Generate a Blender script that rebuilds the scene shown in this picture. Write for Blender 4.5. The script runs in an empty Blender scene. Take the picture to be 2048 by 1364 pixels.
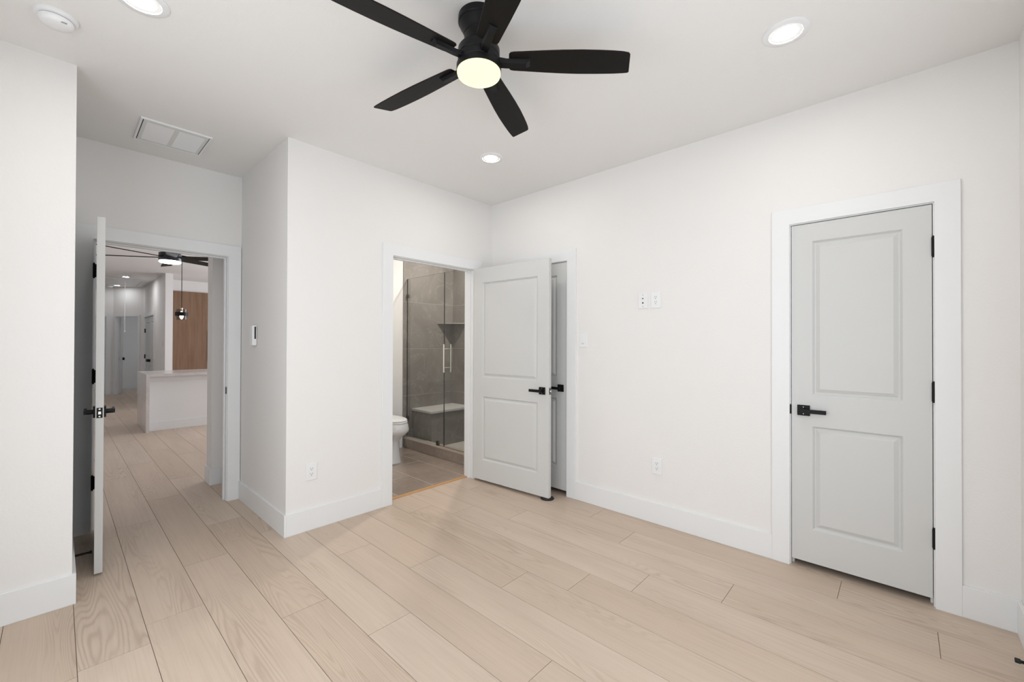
import bpy, bmesh, math, random
from mathutils import Vector, Matrix
C = bpy.context.scene
COL = C.collection
random.seed(7)
R = math.radians

# ------------------------------------------------------------------ camera
CAM_H, F_PX = 1.3258, 841.29
YAW, PITCH, ROLL = R(47.1853), R(0.3627), R(0.1770)
_a = math.pi / 2 - YAW
right = Vector((math.sin(_a), -math.cos(_a), 0)); fwd = Vector((math.cos(_a), math.sin(_a), 0)); up = Vector((0, 0, 1))
f2 = fwd * math.cos(PITCH) + up * math.sin(PITCH); u2 = up * math.cos(PITCH) - fwd * math.sin(PITCH)
r3 = right * math.cos(ROLL) + u2 * math.sin(ROLL); u3 = u2 * math.cos(ROLL) - right * math.sin(ROLL)
cd = bpy.data.cameras.new('camera'); cam = bpy.data.objects.new('camera', cd); COL.objects.link(cam)
M = Matrix((r3, u3, -f2)).transposed().to_4x4(); M.translation = (0, 0, CAM_H); cam.matrix_world = M
cd.sensor_fit = 'HORIZONTAL'; cd.sensor_width = 36; cd.lens = F_PX * 36 / 2048; cd.clip_start = 0.02
C.camera = cam

# ------------------------------------------------------------------ light, exposure
C.view_settings.view_transform = 'Standard'; C.view_settings.look = 'None'
C.view_settings.gamma = 1; C.view_settings.use_curve_mapping = False
C.view_settings.exposure = -0.21
W = bpy.data.worlds.new('sky'); C.world = W; W.use_nodes = True
_bg = W.node_tree.nodes['Background']; _bg.inputs[0].default_value = (0.78, 0.88, 1, 1); _bg.inputs[1].default_value = 1.0

def area(name, loc, rot, sx, sy, power, col):
    l = bpy.data.lights.new(name, 'AREA'); l.shape = 'RECTANGLE'; l.size = sx; l.size_y = sy; l.energy = power; l.color = col
    o = bpy.data.objects.new(name, l); COL.objects.link(o); o.location = loc; o.rotation_euler = rot
    return o
# daylight through the bedroom's window behind the camera (south wall y=-0.402)
area('south_window_daylight', (1.0, -0.50, 1.30), (R(86), 0, 0), 2.1, 1.8, 20.5, (0.955, 0.98, 1.0))
area('west_window_daylight', (-0.66, 1.25, 1.30), (R(86), 0, R(-90)), 2.0, 1.8, 28, (0.955, 0.98, 1.0))
# fill lamp added to brighten the room beyond the corridor, no window there
area('far_room_fill_light', (2.45, 15.4, 1.5), (R(90), 0, R(90)), 1.0, 1.3, 3.5, (0.97, 0.97, 1.0))
# area lamp added to light the living room, at an invented window
area('living_fill_light', (4.95, 8.0, 1.5), (R(108), 0, R(90)), 3.0, 2.0, 125, (0.95, 0.95, 1.0))

# ------------------------------------------------------------------ materials
def mat(name, col, rough=0.5, metal=0.0, spec=0.5, bump=None, emit=None, coat=0.0):
    m = bpy.data.materials.new(name); m.use_nodes = True
    nt = m.node_tree; b = nt.nodes['Principled BSDF']
    b.inputs['Base Color'].default_value = (*col, 1); b.inputs['Roughness'].default_value = rough
    b.inputs['Metallic'].default_value = metal; b.inputs['Specular IOR Level'].default_value = spec
    if coat: b.inputs['Coat Weight'].default_value = coat
    if emit:
        b.inputs['Emission Color'].default_value = (*emit[0], 1); b.inputs['Emission Strength'].default_value = emit[1]
    if bump:
        tc = nt.nodes.new('ShaderNodeNewGeometry'); n = nt.nodes.new('ShaderNodeTexNoise')
        n.inputs['Scale'].default_value = bump[0]; n.inputs['Detail'].default_value = 3
        bp = nt.nodes.new('ShaderNodeBump'); bp.inputs['Strength'].default_value = bump[1]; bp.inputs['Distance'].default_value = bump[2]
        nt.links.new(tc.outputs['Position'], n.inputs['Vector']); nt.links.new(n.outputs['Fac'], bp.inputs['Height'])
        nt.links.new(bp.outputs['Normal'], b.inputs['Normal'])
    return m
WALL = mat('wall_paint', (0.868, 0.855, 0.840), 0.75, spec=0.25, bump=(95, 0.22, 0.004))
CEIL = mat('ceiling_paint', (0.875, 0.865, 0.85), 0.85, spec=0.2, bump=(110, 0.2, 0.004))
TRIM = mat('trim_paint', (0.86, 0.872, 0.878), 0.38, spec=0.4)
DOORM = mat('door_paint', (0.655, 0.66, 0.65), 0.42, spec=0.4, bump=(60, 0.03, 0.002))
BLACK = mat('matte_black_metal', (0.006, 0.006, 0.007), 0.42, spec=0.22)
RUBBER = mat('black_rubber', (0.012, 0.012, 0.012), 0.65)
BLADE = mat('black_blade', (0.006, 0.005, 0.0042), 0.5, spec=0.2, bump=(40, 0.05, 0.001))
PLASTIC = mat('white_plastic', (0.88, 0.89, 0.90), 0.35, spec=0.5)
DARKHOLE = mat('dark_slot', (0.03, 0.03, 0.03), 0.7)
GREYSLOT = mat('grey_slot', (0.30, 0.30, 0.30), 0.7)
STEEL = mat('brushed_steel', (0.72, 0.68, 0.62), 0.28, metal=1.0)
BRIGHT = mat('latch_steel', (0.85, 0.85, 0.83), 0.25, metal=1.0)
LENS = mat('light_lens', (0.9, 0.9, 0.9), 0.4, emit=((1.0, 0.955, 0.90), 160))
LENSRING = mat('light_baffle', (0.9, 0.9, 0.9), 0.5, emit=((1.0, 0.98, 0.95), 0.25))
FANLENS = mat('fan_lens', (0.12, 0.115, 0.10), 0.4, emit=((1.0, 0.93, 0.50), 1.6))
COOLLENS = mat('cool_lens', (0.9, 0.9, 0.92), 0.4, emit=((0.9, 0.93, 1.0), 8))
BULB = mat('warm_bulb', (0.9, 0.85, 0.7), 0.4, emit=((1.0, 0.86, 0.6), 6))
CERAMIC = mat('white_ceramic', (0.80, 0.80, 0.81), 0.12, spec=0.6)
QUARTZ = None
CLOSET = mat('closet_painted_shade', (0.05, 0.05, 0.05), 0.9)  # near-black colour stands in for the shade inside the closets
FILTER = None

def nodes(m): return m.node_tree.nodes, m.node_tree.links
def math_node(nt, op, a=None, b=None):
    n = nt.nodes.new('ShaderNodeMath'); n.operation = op
    for i, v in enumerate((a, b)):
        if v is None: continue
        if isinstance(v, (int, float)): n.inputs[i].default_value = v
        else: nt.links.new(v, n.inputs[i])
    return n.outputs[0]
def mix_col(nt, fac, a, b, mode='MIX'):
    n = nt.nodes.new('ShaderNodeMix'); n.data_type = 'RGBA'; n.blend_type = mode
    if isinstance(fac, (int, float)): n.inputs[0].default_value = fac
    else: nt.links.new(fac, n.inputs[0])
    for s, v in ((6, a), (7, b)):
        if isinstance(v, tuple): n.inputs[s].default_value = (*v, 1)
        else: nt.links.new(v, n.inputs[s])
    return n.outputs[2]
def ramp(nt, fac, lo, hi):
    n = nt.nodes.new('ShaderNodeMapRange'); n.inputs[1].default_value = lo; n.inputs[2].default_value = hi
    nt.links.new(fac, n.inputs[0]); return n.outputs[0]
def scaled_pos(nt, sc, attr=None):
    g = nt.nodes.new('ShaderNodeNewGeometry'); mp = nt.nodes.new('ShaderNodeMapping'); mp.inputs['Scale'].default_value = sc
    v = g.outputs['Position']
    if attr:
        a = nt.nodes.new('ShaderNodeAttribute'); a.attribute_name = attr
        vm = nt.nodes.new('ShaderNodeVectorMath'); vm.operation = 'MULTIPLY_ADD'
        nt.links.new(a.outputs['Color'], vm.inputs[0]); vm.inputs[1].default_value = (37, 53, 91); nt.links.new(v, vm.inputs[2]); v = vm.outputs[0]
    nt.links.new(v, mp.inputs['Vector']); return mp.outputs['Vector']
def noise(nt, vec, scale=1.0, detail=4, rough=0.55, dist=0.0):
    n = nt.nodes.new('ShaderNodeTexNoise'); n.inputs['Scale'].default_value = scale; n.inputs['Detail'].default_value = detail
    n.inputs['Roughness'].default_value = rough; n.inputs['Distortion'].default_value = dist
    nt.links.new(vec, n.inputs['Vector']); return n.outputs['Fac']

def make_plank_mat():
    m = mat('oak_planks', (0.5, 0.4, 0.3), 0.42, spec=0.35); nt = m.node_tree; b = nt.nodes['Principled BSDF']
    fine = noise(nt, scaled_pos(nt, (90, 2.2, 1), 'plank'), 1, 4, 0.6)
    broad = noise(nt, scaled_pos(nt, (7, 0.9, 1), 'plank'), 1, 3, 0.5)
    field = noise(nt, scaled_pos(nt, (8.0, 0.55, 1), 'plank'), 1, 1.0, 0.4, 0.15)
    wob = noise(nt, scaled_pos(nt, (60, 9, 1), 'plank'), 1, 2, 0.5)
    ph = math_node(nt, 'ADD', math_node(nt, 'MULTIPLY', field, 210.0), math_node(nt, 'MULTIPLY', wob, 2.2))
    lines = math_node(nt, 'POWER', math_node(nt, 'ADD', math_node(nt, 'MULTIPLY', math_node(nt, 'SINE', ph), 0.5), 0.5), 2.5)
    msk = ramp(nt, noise(nt, scaled_pos(nt, (5, 0.8, 1), 'plank'), 1, 1.5, 0.5), 0.46, 0.66)
    grain = math_node(nt, 'MULTIPLY', math_node(nt, 'MULTIPLY', lines, msk), 0.5)
    at = nt.nodes.new('ShaderNodeAttribute'); at.attribute_name = 'plank'
    sep = nt.nodes.new('ShaderNodeSeparateColor'); nt.links.new(at.outputs['Color'], sep.inputs[0])
    base = mix_col(nt, sep.outputs[0], (0.600, 0.475, 0.372), (0.655, 0.538, 0.438))
    base = mix_col(nt, math_node(nt, 'MULTIPLY', ramp(nt, broad, 0.35, 0.75), 0.45), base, (0.510, 0.405, 0.322))
    base = mix_col(nt, math_node(nt, 'MULTIPLY', ramp(nt, fine, 0.45, 0.8), 0.4), base, (0.445, 0.35, 0.272))
    base = mix_col(nt, grain, base, (0.40, 0.30, 0.225))
    nt.links.new(base, b.inputs['Base Color'])
    bp = nt.nodes.new('ShaderNodeBump'); bp.inputs['Strength'].default_value = 0.12; bp.inputs['Distance'].default_value = 0.001
    bp.invert = True
    nt.links.new(math_node(nt, 'ADD', fine, grain), bp.inputs['Height']); nt.links.new(bp.outputs['Normal'], b.inputs['Normal'])
    return m
PLANK = make_plank_mat()
GROOVE = mat('plank_groove', (0.16, 0.115, 0.08), 0.8)

def make_tile_mat(name, dark, light, vein, rough=0.25):
    m = mat(name, dark, rough, spec=0.5); nt = m.node_tree; b = nt.nodes['Principled BSDF']
    n1 = noise(nt, scaled_pos(nt, (1, 1, 1), 'plank'), 1.7, 6, 0.6, 0.8)
    c = mix_col(nt, ramp(nt, n1, 0.3, 0.72), dark, light)
    v = noise(nt, scaled_pos(nt, (1, 1, 1), 'plank'), 2.6, 5, 0.55, 1.6)
    vv = math_node(nt, 'SUBTRACT', 1.0, ramp(nt, math_node(nt, 'ABSOLUTE', math_node(nt, 'SUBTRACT', v, 0.5)), 0.0, 0.02))
    c = mix_col(nt, math_node(nt, 'MULTIPLY', vv, 0.35), c, vein)
    nt.links.new(c, b.inputs['Base Color']); return m
WTILE = make_tile_mat('grey_wall_tile', (0.205, 0.188, 0.172), (0.31, 0.288, 0.268), (0.42, 0.395, 0.37))
FTILE = make_tile_mat('taupe_floor_tile', (0.27, 0.215, 0.178), (0.38, 0.31, 0.26), (0.46, 0.39, 0.34), 0.22)
GROUT = mat('pale_grout', (0.66, 0.58, 0.50), 0.9)
WGROUT = mat('wall_grout', (0.42, 0.40, 0.37), 0.9)
QUARTZ = make_tile_mat('white_quartz', (0.66, 0.63, 0.62), (0.78, 0.76, 0.75), (0.52, 0.49, 0.49), 0.2)
MOSAIC = mat('pale_mosaic', (0.55, 0.52, 0.48), 0.5, bump=(160, 0.4, 0.003))
def make_wood(name, a, c):
    m = mat(name, a, 0.45, spec=0.3); nt = m.node_tree; b = nt.nodes['Principled BSDF']
    n1 = noise(nt, scaled_pos(nt, (26, 26, 1.3)), 1, 5, 0.6); n2 = noise(nt, scaled_pos(nt, (5, 5, 0.5)), 1, 3, 0.5)
    col = mix_col(nt, ramp(nt, n1, 0.3, 0.75), a, c); col = mix_col(nt, math_node(nt, 'MULTIPLY', ramp(nt, n2, 0.4, 0.7), 0.4), col, c)
    nt.links.new(col, b.inputs['Base Color']); return m
CABWOOD = make_wood('oak_cabinet_wood', (0.30, 0.185, 0.115), (0.20, 0.115, 0.068))
STRIP = make_wood('threshold_wood', (0.62, 0.36, 0.17), (0.52, 0.29, 0.13))
def make_filter():
    m = mat('filter_media', (0.96, 0.975, 0.99), 0.7); nt = m.node_tree; b = nt.nodes['Principled BSDF']
    w = nt.nodes.new('ShaderNodeTexWave'); w.inputs['Scale'].default_value = 28; w.inputs['Distortion'].default_value = 1.0
    w.bands_direction = 'Y'; nt.links.new(scaled_pos(nt, (1, 1, 1)), w.inputs['Vector'])
    bp = nt.nodes.new('ShaderNodeBump'); bp.inputs['Strength'].default_value = 0.25; bp.inputs['Distance'].default_value = 0.003
    nt.links.new(w.outputs['Fac'], bp.inputs['Height']); nt.links.new(bp.outputs['Normal'], b.inputs['Normal']); return m
FILTER = make_filter()
def make_glass(name, tint, facing=0.0):
    m = bpy.data.materials.new(name); m.use_nodes = True; nt = m.node_tree
    for n in list(nt.nodes): nt.nodes.remove(n)
    out = nt.nodes.new('ShaderNodeOutputMaterial'); mx = nt.nodes.new('ShaderNodeMixShader')
    tr = nt.nodes.new('ShaderNodeBsdfTransparent'); tr.inputs[0].default_value = (*tint, 1)
    gl = nt.nodes.new('ShaderNodeBsdfGlossy'); gl.inputs['Roughness'].default_value = 0.0
    fr = nt.nodes.new('ShaderNodeFresnel'); fr.inputs['IOR'].default_value = 1.5
    ge = nt.nodes.new('ShaderNodeNewGeometry'); nt.links.new(math_node(nt, 'MULTIPLY', fr.outputs[0], math_node(nt, 'SUBTRACT', 1.0, ge.outputs['Backfacing'])), mx.inputs[0]); nt.links.new(tr.outputs[0], mx.inputs[1]); nt.links.new(gl.outputs[0], mx.inputs[2])
    nt.links.new(mx.outputs[0], out.inputs[0]); return m
GLASS = make_glass('shower_glass', (0.915, 0.918, 0.905))
GLASSEDGE = mat('glass_edge', (0.035, 0.04, 0.036), 0.2)
SMOKEGLASS = make_glass('smoked_glass', (0.62, 0.60, 0.58))

# ------------------------------------------------------------------ mesh helpers
class MB:
    def __init__(s): s.bm = bmesh.new()
    def box(s, x0, x1, y0, y1, z0, z1):
        v = [s.bm.verts.new(p) for p in ((x0, y0, z0), (x1, y0, z0), (x1, y1, z0), (x0, y1, z0), (x0, y0, z1), (x1, y0, z1), (x1, y1, z1), (x0, y1, z1))]
        for q in ((0, 3, 2, 1), (4, 5, 6, 7), (0, 1, 5, 4), (1, 2, 6, 5), (2, 3, 7, 6), (3, 0, 4, 7)): s.bm.faces.new([v[i] for i in q])
        return s
    def prism(s, pts, f0, f1):
        """polygon pts; f0, f1 map a 2-D point to the near and far 3-D point"""
        a = [s.bm.verts.new(f0(*p)) for p in pts]; b = [s.bm.verts.new(f1(*p)) for p in pts]; n = len(pts)
        s.bm.faces.new(a); s.bm.faces.new(b[::-1])
        for i in range(n): s.bm.faces.new((a[i], b[i], b[(i + 1) % n], a[(i + 1) % n]))
        return s
    def lathe(s, prof, cx, cy, seg=40, axis='z', cap=True):
        rings = []
        for r, h in prof:
            ring = []
            for k in range(seg):
                t = 2 * math.pi * k / seg; p, q = r * math.cos(t), r * math.sin(t)
                ring.append(s.bm.verts.new((cx + p, cy + q, h)))
            rings.append(ring)
        for a, b in zip(rings, rings[1:]):
            for k in range(seg): s.bm.faces.new((a[k], a[(k + 1) % seg], b[(k + 1) % seg], b[k]))
        if cap: s.bm.faces.new(rings[0][::-1]); s.bm.faces.new(rings[-1])
        return s
    def tube(s, p0, p1, r0, r1=None, seg=16):
        r1 = r0 if r1 is None else r1; p0, p1 = Vector(p0), Vector(p1); d = (p1 - p0).normalized()
        a = d.orthogonal().normalized(); b = d.cross(a)
        A = [s.bm.verts.new(p0 + (a * math.cos(2 * math.pi * k / seg) + b * math.sin(2 * math.pi * k / seg)) * r0) for k in range(seg)]
        B = [s.bm.verts.new(p1 + (a * math.cos(2 * math.pi * k / seg) + b * math.sin(2 * math.pi * k / seg)) * r1) for k in range(seg)]
        s.bm.faces.new(A[::-1]); s.bm.faces.new(B)
        for k in range(seg): s.bm.faces.new((A[k], A[(k + 1) % seg], B[(k + 1) % seg], B[k]))
        return s
    def loft(s, rings, cap=True):
        V = [[s.bm.verts.new(p) for p in ring] for ring in rings]; n = len(V[0])
        for a, b in zip(V, V[1:]):
            for k in range(n): s.bm.faces.new((a[k], a[(k + 1) % n], b[(k + 1) % n], b[k]))
        if cap: s.bm.faces.new(V[0][::-1]); s.bm.faces.new(V[-1])
        return s
    def build(s, name, m, parent=None, smooth=False, bevel=0.0, segs=2, loc=None, subd=0):
        bmesh.ops.recalc_face_normals(s.bm, faces=s.bm.faces)
        me = bpy.data.meshes.new(name)
        for mm in (m if isinstance(m, (list, tuple)) else [m]): me.materials.append(mm)
        s.bm.to_mesh(me); s.bm.free()
        if smooth:
            me.polygons.foreach_set('use_smooth', [True] * len(me.polygons)); 
            try: me.set_sharp_from_angle(angle=R(40))
            except Exception: pass
        o = bpy.data.objects.new(name, me); COL.objects.link(o)
        if bevel:
            md = o.modifiers.new('bevel', 'BEVEL'); md.width = bevel; md.segments = segs; md.limit_method = 'ANGLE'; md.angle_limit = R(50); md.harden_normals = False
        if subd:
            md = o.modifiers.new('subd', 'SUBSURF'); md.levels = subd; md.render_levels = subd
        if loc is not None: o.location = loc
        if parent is not None: o.parent = parent
        return o
def tag(o, label=None, cat=None, group=None, kind=None):
    if label: o['label'] = label
    if cat: o['category'] = cat
    if group: o['group'] = group
    if kind: o['kind'] = kind
    return o
def empty(name, loc=(0, 0, 0), rz=0.0):
    o = bpy.data.objects.new(name, None); o.empty_display_size = 0.1; COL.objects.link(o); o.location = loc; o.rotation_euler = (0, 0, rz); return o
def struct(o, label=None, cat=None): return tag(o, label, cat, None, 'structure')
def copy_tree(o, parent=None):
    c = o.copy(); COL.objects.link(c)
    if parent is not None: c.parent = parent
    for ch in list(o.children): copy_tree(ch, c)
    return c

# ------------------------------------------------------------------ room numbers
H = 2.74
X3 = 3.0214          # right wall face
Y2 = 3.090           # back wall face (both sides of the alcove)
Y0 = 4.154           # alcove end wall face (entry doorway)
XL, XR = 0.0565, 1.065   # alcove sides
YS, XW = -0.402, -0.55   # south and west walls
T = 0.12
BBT, BBH, CT, CW = 0.0145, 0.152, 0.0152, 0.0925

# ------------------------------------------------------------------ floors
def plank_mesh(name, cells, zt, gap, top_mat, under, zu):
    """cells: (x0,x1,y0,y1); every cell a face set apart by a narrow joint, over a base"""
    bm = bmesh.new(); lay = bm.loops.layers.float_color.new('plank')
    for (x0, x1, y0, y1) in cells:
        g = gap / 2; c = (random.random(), random.random(), random.random(), 1)
        t = [bm.verts.new(p) for p in ((x0 + g, y0 + g, zt), (x1 - g, y0 + g, zt), (x1 - g, y1 - g, zt), (x0 + g, y1 - g, zt))]
        b = [bm.verts.new(p) for p in ((x0 + g, y0 + g, zu), (x1 - g, y0 + g, zu), (x1 - g, y1 - g, zu), (x0 + g, y1 - g, zu))]
        u = [bm.verts.new(p) for p in ((x0, y0, zu), (x1, y0, zu), (x1, y1, zu), (x0, y1, zu))]
        fs = [bm.faces.new(t)]
        for i in range(4): fs.append(bm.faces.new((b[i], b[(i + 1) % 4], t[(i + 1) % 4], t[i])))
        for f in fs:
            for l in f.loops: l[lay] = c
        uf = bm.faces.new(u); uf.material_index = 1
        for l in uf.loops: l[lay] = c
    me = bpy.data.meshes.new(name); me.materials.append(top_mat); me.materials.append(under)
    bm.to_mesh(me); bm.free(); o = bpy.data.objects.new(name, me); COL.objects.link(o); return o
PW, P0, PL = 0.2258, 0.0616, 1.503
known = {0: 0.93, 1: 2.60, 2: 3.116, 3: 2.19, 4: 1.777, 5: 2.58, 6: 2.129, 7: 1.598, 8: 1.321, 9: 1.066, 10: 0.682, 11: 1.384, 12: 0.25, 13: 0.9}
cells = []
for k in range(-6, 24):
    x0, x1 = P0 + k * PW, P0 + (k + 1) * PW
    off = known.get(k, random.uniform(0, PL))
    if k < 0: off = {-1: 2.4, -2: 1.1, -3: 0.3}.get(k, off)
    segs = []
    if x0 < -0.6: segs = [(4.2, 17.5)]
    elif x1 < 1.2: segs = [(YS - 0.1, 17.5)]
    elif x0 < 3.16: segs = [(YS - 0.1, 3.166), (4.83, 12.2)] + ([(13.9, 17.5)] if x0 < 2.5 else [])
    else: segs = [(4.83, 12.2)]
    if x1 >= 1.2 and x0 < 1.6: segs = [sg_ for sg_ in segs if sg_[0] < 4] + [(4.83, 17.5)]
    for a, b in segs:
        n0 = math.floor((a - off) / PL); y = off + n0 * PL
        while y < b:
            ya, yb = max(a, y), min(b, y + PL)
            if yb - ya > 0.02: cells.append((x0, x1, ya, yb))
            y += PL
fl = plank_mesh('floor', cells, 0.0, 0.0023, PLANK, GROOVE, -0.0022)
struct(fl, 'pale oak plank floor running through the bedroom and hall', 'floor')
# bathroom tile
cells = []
for i in range(-4, 2):
    x0 = 2.40 + i * 0.382; x1 = min(x0 + 0.382, 3.013); x0 = max(x0, 1.25); off = 4.385 if i % 2 == 1 else 4.005
    if x1 - x0 < 0.02: continue
    y = off - 4 * 0.762
    while y < 4.68:
        ya, yb = max(3.209, y), min(4.68, y + 0.762)
        if yb - ya > 0.01: cells.append((x0, x1, ya, yb))
        y += 0.762
bf = plank_mesh('floor_bathroom', cells, 0.0, 0.0055, FTILE, GROUT, -0.0008)
struct(bf, 'glossy taupe tile floor seen through the bathroom doorway', 'floor')
st = MB().box(1.878, 2.777, 3.166, 3.209, -0.002, 0.006).build('trim_1', STRIP, bevel=0.003)
struct(st, 'thin honey-coloured wood strip across the bathroom doorway floor', 'threshold')

struct(MB().box(-1.4, 5.3, -0.6, 17.7, -0.14, -0.025).build('light_seal_slab', GROOVE), 'unseen slab added under the floors to keep sky light out', 'floor')  # unseen, added to stop sky light leaking in from below
# ------------------------------------------------------------------ ceilings and walls
def wallbox(name, run, t0, t1, u0, u1, openings=(), m=WALL, z1=H, label=None):
    """a wall running along 'X' or 'Y' with rectangular openings (ua, ub, zbottom, ztop), one solid piece"""
    us = sorted({u0, u1, *[o[0] for o in openings], *[o[1] for o in openings]}); zs = sorted({0.0, z1, *[o[2] for o in openings], *[o[3] for o in openings]})
    def solid(i, j):
        if not (0 <= i < len(us) - 1 and 0 <= j < len(zs) - 1): return False
        um, zm = (us[i] + us[i + 1]) / 2, (zs[j] + zs[j + 1]) / 2
        return not any(a < um < b and c < zm < d for a, b, c, d in openings)
    P = (lambda u, t, z: (u, t, z)) if run == 'X' else (lambda u, t, z: (t, u, z))
    b = MB(); V = {}
    def v(i, t, j):
        k = (i, t, j)
        if k not in V: V[k] = b.bm.verts.new(P(us[i], t, zs[j]))
        return V[k]
    for i in range(len(us) - 1):
        for j in range(len(zs) - 1):
            if not solid(i, j): continue
            for t in (t0, t1): b.bm.faces.new((v(i, t, j), v(i + 1, t, j), v(i + 1, t, j + 1), v(i, t, j + 1)))
            if not solid(i - 1, j): b.bm.faces.new((v(i, t0, j), v(i, t1, j), v(i, t1, j + 1), v(i, t0, j + 1)))
            if not solid(i + 1, j): b.bm.faces.new((v(i + 1, t0, j), v(i + 1, t1, j), v(i + 1, t1, j + 1), v(i + 1, t0, j + 1)))
            if not solid(i, j - 1): b.bm.faces.new((v(i, t0, j), v(i + 1, t0, j), v(i + 1, t1, j), v(i, t1, j)))
            if not solid(i, j + 1): b.bm.faces.new((v(i, t0, j + 1), v(i + 1, t0, j + 1), v(i + 1, t1, j + 1), v(i, t1, j + 1)))
    return struct(b.build(name, m), label, 'wall')
ce = MB().box(-1.3, 5.2, -0.55, 17.6, H, H + 0.1).build('ceiling', CEIL); struct(ce, 'flat white ceiling over bedroom and hall', 'ceiling')
# openings (jamb inner faces)
E0, E1 = 0.168, 0.963            # entry doorway in the alcove end wall
B0, B1 = 1.881, 2.775            # bathroom doorway in the back wall
D0, D1 = -0.117, 0.493           # right-hand closet door in the right wall
K0, K1 = 2.143, 2.772            # corner closet door in the right wall
JT, ZJ = 0.018, 2.047
ro = lambda a, b: (a - JT, b + JT, 0.0, ZJ + JT)
wallbox('wall_left', 'X', Y2, Y2 + T, XW - T, XL, label='white wall at the left edge of the picture, left of the alcove')
wallbox('wall_alcove_left', 'Y', XL - T, XL, Y2 + T, Y0, label='left return wall of the entry alcove')
wallbox('wall_entry', 'X', Y0, Y0 + T, -1.2, XR + T, [ro(E0, E1)], label='dim wall above and around the entry doorway')
wallbox('wall_alcove_right', 'Y', XR, XR + T, Y2 + T, Y0, label='grey shaded side wall of the entry alcove')
wallbox('wall_back', 'X', Y2, Y2 + T, XR, X3, [ro(B0, B1)], label='white wall with the bathroom doorway')
wallbox('wall_right', 'Y', X3, X3 + T, YS - T, Y2 + T, [ro(D0, D1), ro(K0, K1)], label='long white wall on the right with two closet doors')
SWIN = (-0.06, 2.06, 0.38, 2.22); WWIN = (0.24, 2.26, 0.38, 2.22)
wallbox('wall_south', 'X', YS - T, YS, XW - T, X3, [SWIN], label='white wall at the right edge of the picture')
wallbox('wall_west', 'Y', XW - T, XW, YS, Y2, [WWIN], label='white wall beside the camera, out of view')
# bathroom
wallbox('wall_bath_far', 'X', 4.682, 4.80, XR + T, 3.93, label='white wall behind the toilet')
wallbox('wall_bath_right', 'Y', 3.82, 3.93, 3.21, 4.682, label='right wall of the shower')
wallbox('wall_bath_left', 'Y', 1.185, 1.25, 3.21, 4.682, label='left wall of the bathroom')
# closet boxes behind the two closed doors
for a, b, wh in ((D0 - .15, D1 + .15, 'the closed door at the right'), (K0 - .15, K1 + .15, 'the corner closet door')):
    xa, xb = X3 + T, X3 + T + .45
    pts = [(xa, a - .03), (xb, a - .03), (xb, b + .03), (xa, b + .03), (xa, b), (xb - .03, b), (xb - .03, a), (xa, a)]
    cl = MB().prism(pts, lambda x, y: (x, y, -0.02), lambda x, y: (x, y, H)).build('wall_closet', CLOSET)
    struct(cl, 'inside of the closet, coloured dark as shade, behind ' + wh, 'wall')
    struct(MB().box(X3 + T, xb - .03, a, b, -0.02, -0.003).build('floor_closet', CLOSET), 'floor of the closet, coloured dark as shade, behind ' + wh, 'floor')
# hall and living room
wallbox('wall_hall_right', 'Y', 1.067, 1.185, Y0 + T, 4.72, label='short hall wall just beyond the entry doorway')
wallbox('wall_hall_stub', 'X', 4.72, 4.895, 0.977, 5.0, label='white wall end standing just beyond the entry doorway')
wallbox('wall_living_left', 'Y', -1.25, -1.15, Y0 + T, 15.0, label='left wall of the hall')
wallbox('wall_living_right', 'Y', 5.0, 5.1, 4.895, 12.1, [(6.5, 9.5, 0.5, 2.5)], label='far right wall of the living room')
wallbox('wall_kitchen_back', 'X', 12.0, 12.1, 1.6, 5.1, label='white wall above the wood cabinet')
wallbox('wall_hall_corridor', 'Y', 1.478, 1.60, 10.98, 14.33, [(12.42 - JT, 13.87 + JT, 0, 1.96)], label='bright corridor wall beside the wood cabinet')

BB_WHERE = iter(('under the white wall at the left edge', 'at the foot of the left alcove wall', 'along the shaded side wall of the alcove', 'left of the bathroom doorway', 'between the two closet doors on the right wall', 'right of the closed door at the right edge', 'on the wall beside the lower right corner', 'beside the camera, out of view', 'on the front of the hall wall end', 'on the side of the hall wall end', 'just inside the hall beyond the entry casing', 'behind the toilet', 'on the corridor wall behind the island', 'in the grey room beyond the corridor'))
def baseboard(name, x0, x1, y0, y1, h=BBH):
    o = MB().box(x0, x1, y0, y1, 0.0, h).build(name, TRIM, bevel=0.0018); struct(o, 'tall flat white baseboard ' + next(BB_WHERE), 'baseboard'); return o
baseboard('baseboard_left', XW, XL + BBT, Y2 - BBT, Y2)
baseboard('baseboard_alcove_left', XL, XL + BBT, Y2 + 0.0005, Y0)
baseboard('baseboard_alcove_right', XR - BBT, XR, Y2 - BBT, Y0 - CT)
baseboard('baseboard_back', XR, B0 - .005 - CW, Y2 - BBT, Y2)
baseboard('baseboard_right', X3 - BBT, X3, D1 + .005 + CW, K0 - .005 - CW)
baseboard('baseboard_right', X3 - BBT, X3, YS, D0 - .005 - CW)
baseboard('baseboard_south', XW, X3 - BBT, YS, YS + BBT)
baseboard('baseboard_west', XW, XW + BBT, YS + BBT, Y2 - BBT)
baseboard('baseboard_hall_stub', 0.963, 1.067, 4.706, 4.72); baseboard('baseboard_hall_stub', 0.963, 0.977, 4.72, 4.909)
baseboard('baseboard_hall_right', 1.053, 1.067, Y0 + T + CT, 4.706)
baseboard('baseboard_bath_far', 1.25, 2.99, 4.668, 4.682, 0.13)
baseboard('baseboard_kitchen', 1.464, 1.478, 10.98, 12.3)

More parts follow.
